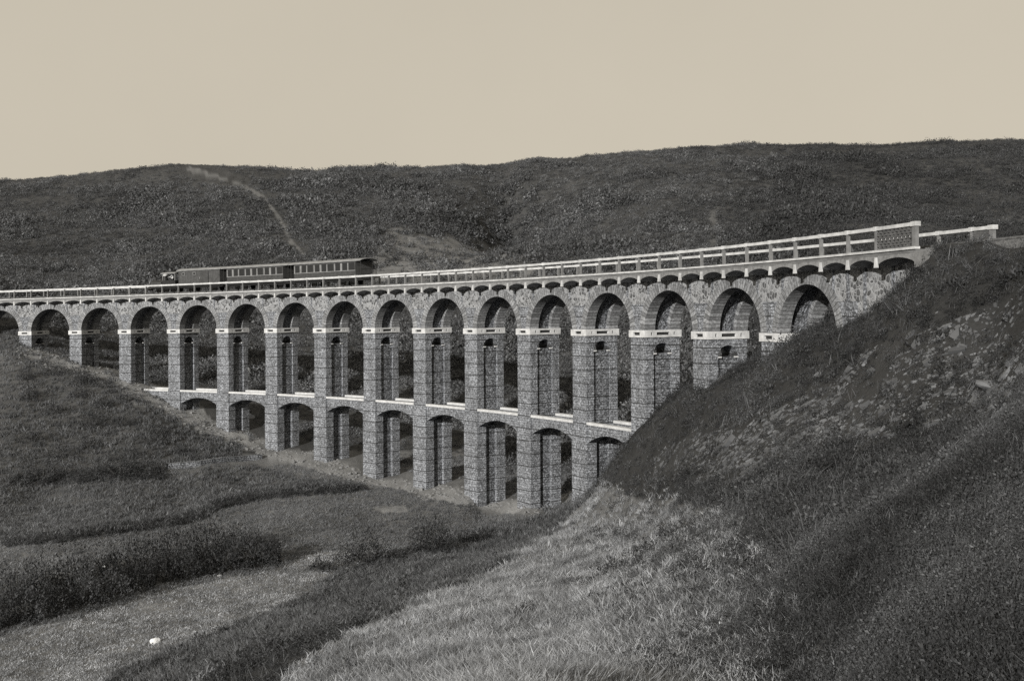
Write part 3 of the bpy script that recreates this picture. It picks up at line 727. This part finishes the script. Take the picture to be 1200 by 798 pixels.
for y in (-1,1):
    u=MB(); u.box((.95,y*.72,.98),(1.7,.42,.62)); u.build('side_tank',M['coach'],eng)
    u=MB(); u.tube((2.25,y*.5,.68),(2.42,y*.5,.68),.07,n=8); u.tube((2.4,y*.5,.68),(2.46,y*.5,.68),.17,n=12); u.build('buffer',M['iron'],eng)
    u=MB(); u.tube((1.7,y*.82,.45),(2.2,y*.82,.45),.17,n=12); u.build('cylinder',M['iron'],eng)
    u=MB(); u.tube((2.3,y*.55,1.25),(2.42,y*.55,1.25),.12,n=10); u.build('headlamp',M['trim'],eng)
u=MB(); u.tube((1.95,0,1.5),(1.95,0,1.85),.12,.14,n=12); u.tube((1.95,0,1.85),(1.95,0,1.93),.2,.2,n=12); u.build('chimney',M['iron'],eng)
u=MB(); u.tube((.45,0,1.45),(.45,0,2.05),.34,.30,n=16); ds=u.build('steam_dome',M['iron'],eng)
u=MB(); u.dome((.45,0,2.05),.36,.26); u.build('dome_cover',M['pale'],ds)
c=MB(); c.box((-1.15,-.93,1.1),(2.1,.05,.75)); c.box((-1.15,.93,1.1),(2.1,.05,.75)); c.box((-.12,0,1.1),(.05,1.85,.75)); c.box((-2.18,0,1.1),(.05,1.85,.75)); c.box((-1.15,0,.77),(2.1,1.8,.06))
cab=c.build('cab',M['iron'],eng)
c=MB()
for x in (-2.15,-.15):
    for y in (-.9,.9): c.box((x,y,1.88),(.08,.08,.82))
c.build('cab_post',M['trim'],cab)
c=MB(); roof_curve(c,2.2,1.9,2.28,.16,over=.1)
c.v=[(p[0]-1.15,p[1],p[2]) for p in c.v]; c.build('cab_roof',M['roof'],eng)
for x in (-1.5,-.3,1.0): wheelset(eng,x,.4)
# driver: one skinned body, evaluated to a plain mesh
def person(loc_m):
    J=dict(pel=(0,0,.88),ch=(0,0,1.22),nk=(0.02,0,1.40),hd=(.05,0,1.53),ht=(.05,0,1.66),
      hl=(0,.1,.84),kl=(.06,.12,.46),al=(0,.12,.09),tl=(.16,.13,.03),hr=(0,-.1,.84),kr=(.03,-.12,.46),ar=(-.02,-.12,.09),tr=(.14,-.13,.03),
      sl=(0,.19,1.36),el=(.12,.25,1.12),wl=(.34,.2,1.06),gl=(.43,.18,1.05),sr=(0,-.19,1.36),er=(.05,-.28,1.10),wr=(.24,-.27,.98),gr=(.33,-.26,.97))
    rad=dict(pel=.15,ch=.155,nk=.06,hd=.10,ht=.075,hl=.1,kl=.065,al=.045,tl=.035,hr=.1,kr=.065,ar=.045,tr=.035,sl=.065,el=.048,wl=.034,gl=.04,sr=.065,er=.048,wr=.034,gr=.04)
    K=list(J); E=[('pel','ch'),('ch','nk'),('nk','hd'),('hd','ht'),('pel','hl'),('hl','kl'),('kl','al'),('al','tl'),('pel','hr'),('hr','kr'),('kr','ar'),('ar','tr'),('ch','sl'),('sl','el'),('el','wl'),('wl','gl'),('ch','sr'),('sr','er'),('er','wr'),('wr','gr')]
    vs=[J[k] for k in K]; es=[(K.index(a),K.index(b)) for a,b in E]; rs=[rad[k] for k in K]
    for side,(w,g) in (('l',('wl','gl')),('r',('wr','gr'))):
        b=Vector(J[g])
        for n,(dy,ln) in enumerate(((-.036,.07),(-.012,.085),(.012,.08),(.036,.06))):
            i0=len(vs); vs+=[tuple(b+Vector((.05+ln*.4,dy,-.005))),tuple(b+Vector((.05+ln*.7,dy,-.04)))]; rs+=[.011,.009]; es+=[(K.index(g),i0),(i0,i0+1)]
        i0=len(vs); sy=-.05 if side=='l' else .05; vs+=[tuple(b+Vector((.02,sy,.01)))]; rs+=[.013]; es+=[(K.index(g),i0)]
    me=D.meshes.new('person'); me.from_pydata(vs,es,[])
    o=D.objects.new('person_wire',me); COL.objects.link(o)
    sk=o.modifiers.new('skin','SKIN'); o.modifiers.new('sub','SUBSURF').levels=1
    for k,r in enumerate(rs): me.skin_vertices[0].data[k].radius=(r,r)
    me.skin_vertices[0].data[0].use_root=True
    bpy.context.view_layer.update()
    dg=bpy.context.evaluated_depsgraph_get(); nm=D.meshes.new_from_object(o.evaluated_get(dg))
    D.objects.remove(o)
    for mm in (M['skin'],M['cloth'],M['trouser']): nm.materials.append(mm)
    for p in nm.polygons:
        z=p.center.z; x=p.center.x; p.use_smooth=True
        p.material_index=2 if z<.9 and abs(p.center.y)<.24 and x<.2 else (1 if z<1.42 and x<.3 and z>.88 else 0)
    b=D.objects.new('person',nm); COL.objects.link(b); b.matrix_world=loc_m
    tag(b,'locomotive driver in a pale shirt standing in the open cab','person')
    cap=MB(); cap.dome((.05,0,1.62),.115,.1); cap.box((.17,0,1.625),(.12,.16,.015)); cap.build('cap',M['iron'],b)
    fa=MB(); fa.box((.155,0,1.555),(.03,.025,.045))
    for y in (-.035,.035): fa.box((.142,y,1.585),(.014,.022,.012))
    fa.build('face',M['skin'],b)
person(car_matrix(20.2,25.15)@Matrix.Translation((-1.15,.35,.80))@Matrix.Rotation(.5,4,'Z'))
# ------------------------------------------------------------------ plants, stones, small things
def ground_at(px,py,d0=8,d1=420):
    d=np.exp(np.linspace(math.log(d0),math.log(d1),1500)); P=np.array([ray(px,py,x) for x in d])
    g=heights(P[:,0],P[:,1]); k=np.argmax(P[:,2]<g)
    if not (P[:,2]<g).any(): return None
    return float(P[k][0]),float(P[k][1]),float(g[k])
def bush(px,py,wpx,hpx,label,group=None,n=900,name='bush',mat='bush'):
    g=ground_at(px,py)
    if g is None: return
    s=F/g[1]; rx=float(wpx/s/2); h=hpx/s; n=int(n*2.1)
    root=empty(name,g,label,'bush',group); 
    sd=random.randint(0,9999)
    me=leaf_mesh('foliage',M[mat],n,1,1,.135/max(rx,.6)*rx**.35,sd,.4)
    o=D.objects.new('foliage',me); COL.objects.link(o); o.parent=root; o.scale=(rx,rx*.8,h); o.rotation_euler=(0,0,random.random()*6)
    t=MB()
    for k in range(4):
        a=k*1.6+random.random(); t.tube((0,0,-.3),(rx*.45*math.cos(a),rx*.4*math.sin(a),h*.7),.05+.015*rx,.015,n=6)
    t.build('stem',M['wood'],root)
bush(507,648,62,36,'round dark bush at the foot of the dry spur, larger of the meadow pair',None,1300)
bush(432,662,84,36,'wide low bush left of the round dark bush in the meadow',None,1300)
bush(560,636,44,18,'small low bush right of the round dark bush',None,500)
bush(375,668,36,16,'small bush at the left end of the pair of meadow bushes',None,400)
bush(140,558,100,30,'broad dark bush mound on the far left edge of the meadow',None,1500)
bush(50,562,80,26,'dark bush at the left edge below the bank',None,1000)
bush(97,452,34,20,'dark bush growing against the foot of the second pier from the left',None,500)
bush(60,440,40,14,'low scrub clump on the bank under the leftmost arch',None,400)
bush(180,520,40,12,'small clump halfway down the stony left bank',None,400)
bush(706,294,40,16,'large rounded bush on the far hillside just above the deck',None,600,'bush','gorse')
bush(150,470,30,10,'scrub clump on the bank beside the third pier from the left',None,300)
for (x,y,w,h) in ((-8,738,60,40),(26,728,62,40),(60,719,62,38),(95,709,62,36),(128,700,62,36),(160,690,60,36),(194,680,62,38),(228,673,64,38),(262,669,64,38),(294,664,60,36),(316,658,40,26),(12,706,62,40),(50,698,64,42),(88,690,64,42),(126,680,64,40),(165,670,64,42),(205,658,66,42),(244,651,66,44),(282,648,62,36)):
    bush(x,y,w,h,'dark scrub bush merging into the long thicket across the meadow','bushes of the meadow thicket',900)
for (x,y,w,h) in ((35,468,30,16),(68,486,36,16),(108,500,40,18),(150,500,30,12),(92,466,26,14),(38,518,46,18),(122,478,26,12),(188,512,30,12),(215,532,28,10),(66,538,50,16),(160,536,44,14),(228,540,24,9),(105,524,36,14),(30,446,26,14)):
    bush(x,y,w,h,'low scrub bush scattered on the grassy left bank below the viaduct','scrub bushes on the left bank',420)
g=ground_at(292,772)
if g:
    root=empty('leafy_plant',g,'broad leaved plant on the near slope at the bottom edge','plant')
    me=leaf_mesh('leaves',M['reed'],90,.6,.6,.26,5,.3); o=D.objects.new('leaves',me); COL.objects.link(o); o.parent=root
    t=MB(); [t.tube((0,0,-.1),(.35*math.cos(a),.35*math.sin(a),.6),.02,.01,n=5) for a in (0,1.3,2.6,3.9,5.2)]; t.build('stem',M['wood'],root)
def stone(px,py,size,mat,label,cat,group=None,flat=.5,seed=1,name='stone'):
    g=ground_at(px,py)
    if g is None: return
    slab='slab' in name; me=slab_mesh(name,M[mat],seed) if slab else rock_mesh(name,M[mat],seed,flat); o=D.objects.new(name,me); COL.objects.link(o)
    o.location=(g[0],g[1],g[2]+size*flat*.2); o.scale=(size,)*3; o.rotation_euler=slope_rot(np.array([g]),.5,.25)[0] if slab else (random.gauss(0,.2),random.gauss(0,.2),random.random()*6); tag(o,label,cat,group)
stone(182,754,.48,'white_rock','white stone lying on the pale mown strip near the bottom edge','stone',None,1.0,3)
stone(124,664,.26,'white_rock','small white stone among the dark thicket','stone',None,.8,4)
stone(257,676,.22,'white_rock','small white stone at the lower edge of the thicket','stone',None,.8,5)
stone(1160,456,.75,'rock','rounded grey boulder at the right end of the scree','boulder',None,.6,6,'boulder')
stone(856,519,.8,'rock','long pale slab lying alone below the scree','slab',None,.25,7,'slate_slab')
stone(708,652,.5,'rock','grey stone on the grassy spur','stone',None,.6,8)
k=0
rr=random.Random(5)
while k<60:
    x,y=rr.uniform(760,1190),rr.uniform(372,556)
    if not inpoly(np.array([[x,y]]),POLY['scree'])[0]: continue
    stone(x,y,rr.uniform(.3,.55),'rock','large grey slate slab lying among the scree on the right hillside','slab','slate slabs on the scree',rr.uniform(.2,.4),300+k,'slate_slab'); k+=1
g=ground_at(291,441)
if g:
    mb=MB(); mb.box((0,0,.45),(.4,.3,1.1)); mb.box((0,0,1.05),(.3,.22,.14)); o=mb.build('boundary_stone',M['post']); o.location=g; tag(o,'small upright pale stone seen through an arch behind the viaduct','boundary stone')
pts=[ground_at(x,y) for x,y in ((196,549),(235,545),(262,542),(288,540),(306,538))]
mb=MB()
for a,b in zip(pts[:-1],pts[1:]):
    d=Vector((b[0]-a[0],b[1]-a[1],0)).normalized(); n=Vector((-d.y,d.x,0))*.25
    for p,q in (((Vector(a),Vector(b))),):
        A=[p-n,p+n]; B=[q-n,q+n]; up=Vector((0,0,.42)); dn=Vector((0,0,-.4))
        L_=(q-p).length
        mb.face([A[0]+dn,B[0]+dn,B[0]+up,A[0]+up],[(0,0),(L_,0),(L_,.8),(0,.8)]); mb.face([B[1]+dn,A[1]+dn,A[1]+up,B[1]+up],[(0,0),(L_,0),(L_,.8),(0,.8)])
        mb.face([A[0]+up,B[0]+up,B[1]+up,A[1]+up],[(0,0),(L_,0),(L_,.5),(0,.5)])
for p,sg in ((0,1),(-1,-1)):
    a=Vector(pts[p]); n=Vector((0,.25,0)); mb.face([a-n+Vector((0,0,-.4)),a+n+Vector((0,0,-.4)),a+n+Vector((0,0,.42)),a-n+Vector((0,0,.42))])
o=mb.build('low_wall',M['block']); tag(o,'low pale stone wall between the meadow and the stony left bank','wall')
# ------------------------------------------------------------------ camera, light, sky
cam=D.cameras.new('camera'); co=D.objects.new('camera',cam); COL.objects.link(co)
cam.sensor_width=36; cam.lens=F/1200*36; cam.clip_end=9000; cam.clip_start=.2
cam.shift_x=0; cam.shift_y=-(399-PY0)/1200
co.matrix_world=Matrix.Translation((0,0,CAMZ))@Matrix.Rotation(math.pi/2,4,'X')@Matrix.Rotation(ROLL,4,'Z')
SC.camera=co
SUN=Vector((-.38,-.76,.26)).normalized()
ld=D.lights.new('sun','SUN'); ld.energy=4.9; ld.angle=R_(.5); ld.color=(1,.96,.88)
lo_=D.objects.new('sun',ld); COL.objects.link(lo_); lo_.rotation_euler=(-SUN).to_track_quat('-Z','Y').to_euler()
w=D.worlds.new('World'); SC.world=w; w.use_nodes=True; nt=NT(w)
sky=nt.new('ShaderNodeTexSky'); sky.sky_type='NISHITA'; sky.sun_disc=False
sky.sun_elevation=math.asin(SUN.z); sky.sun_rotation=math.atan2(SUN.x,SUN.y); sky.dust_density=2.5; sky.air_density=1.0
bw=nt.new('ShaderNodeRGBToBW'); nt.link(sky.outputs[0],bw.inputs[0])
lv=nt.math('ADD',nt.math('MULTIPLY',bw.outputs[0],.2),5.1)
cn=nt.noise(nt.new('ShaderNodeTexCoord').outputs['Generated'],2.4,5,.6); lv=nt.math('MULTIPLY',lv,nt.math('ADD',.93,nt.math('MULTIPLY',cn,.14)))
cc=nt.new('ShaderNodeCombineColor')
for k,t in enumerate((1.0,.91,.745)): nt.link(nt.math('MULTIPLY',lv,t),cc.inputs[k])
bg=nt.n['Background']; nt.link(cc.outputs[0],bg.inputs[0]); bg.inputs[1].default_value=.1
v=SC.view_settings; v.view_transform='Standard'; v.look='None'; v.exposure=0; v.gamma=1
SC.cycles.max_bounces=5; SC.cycles.diffuse_bounces=3; SC.cycles.use_denoising=False
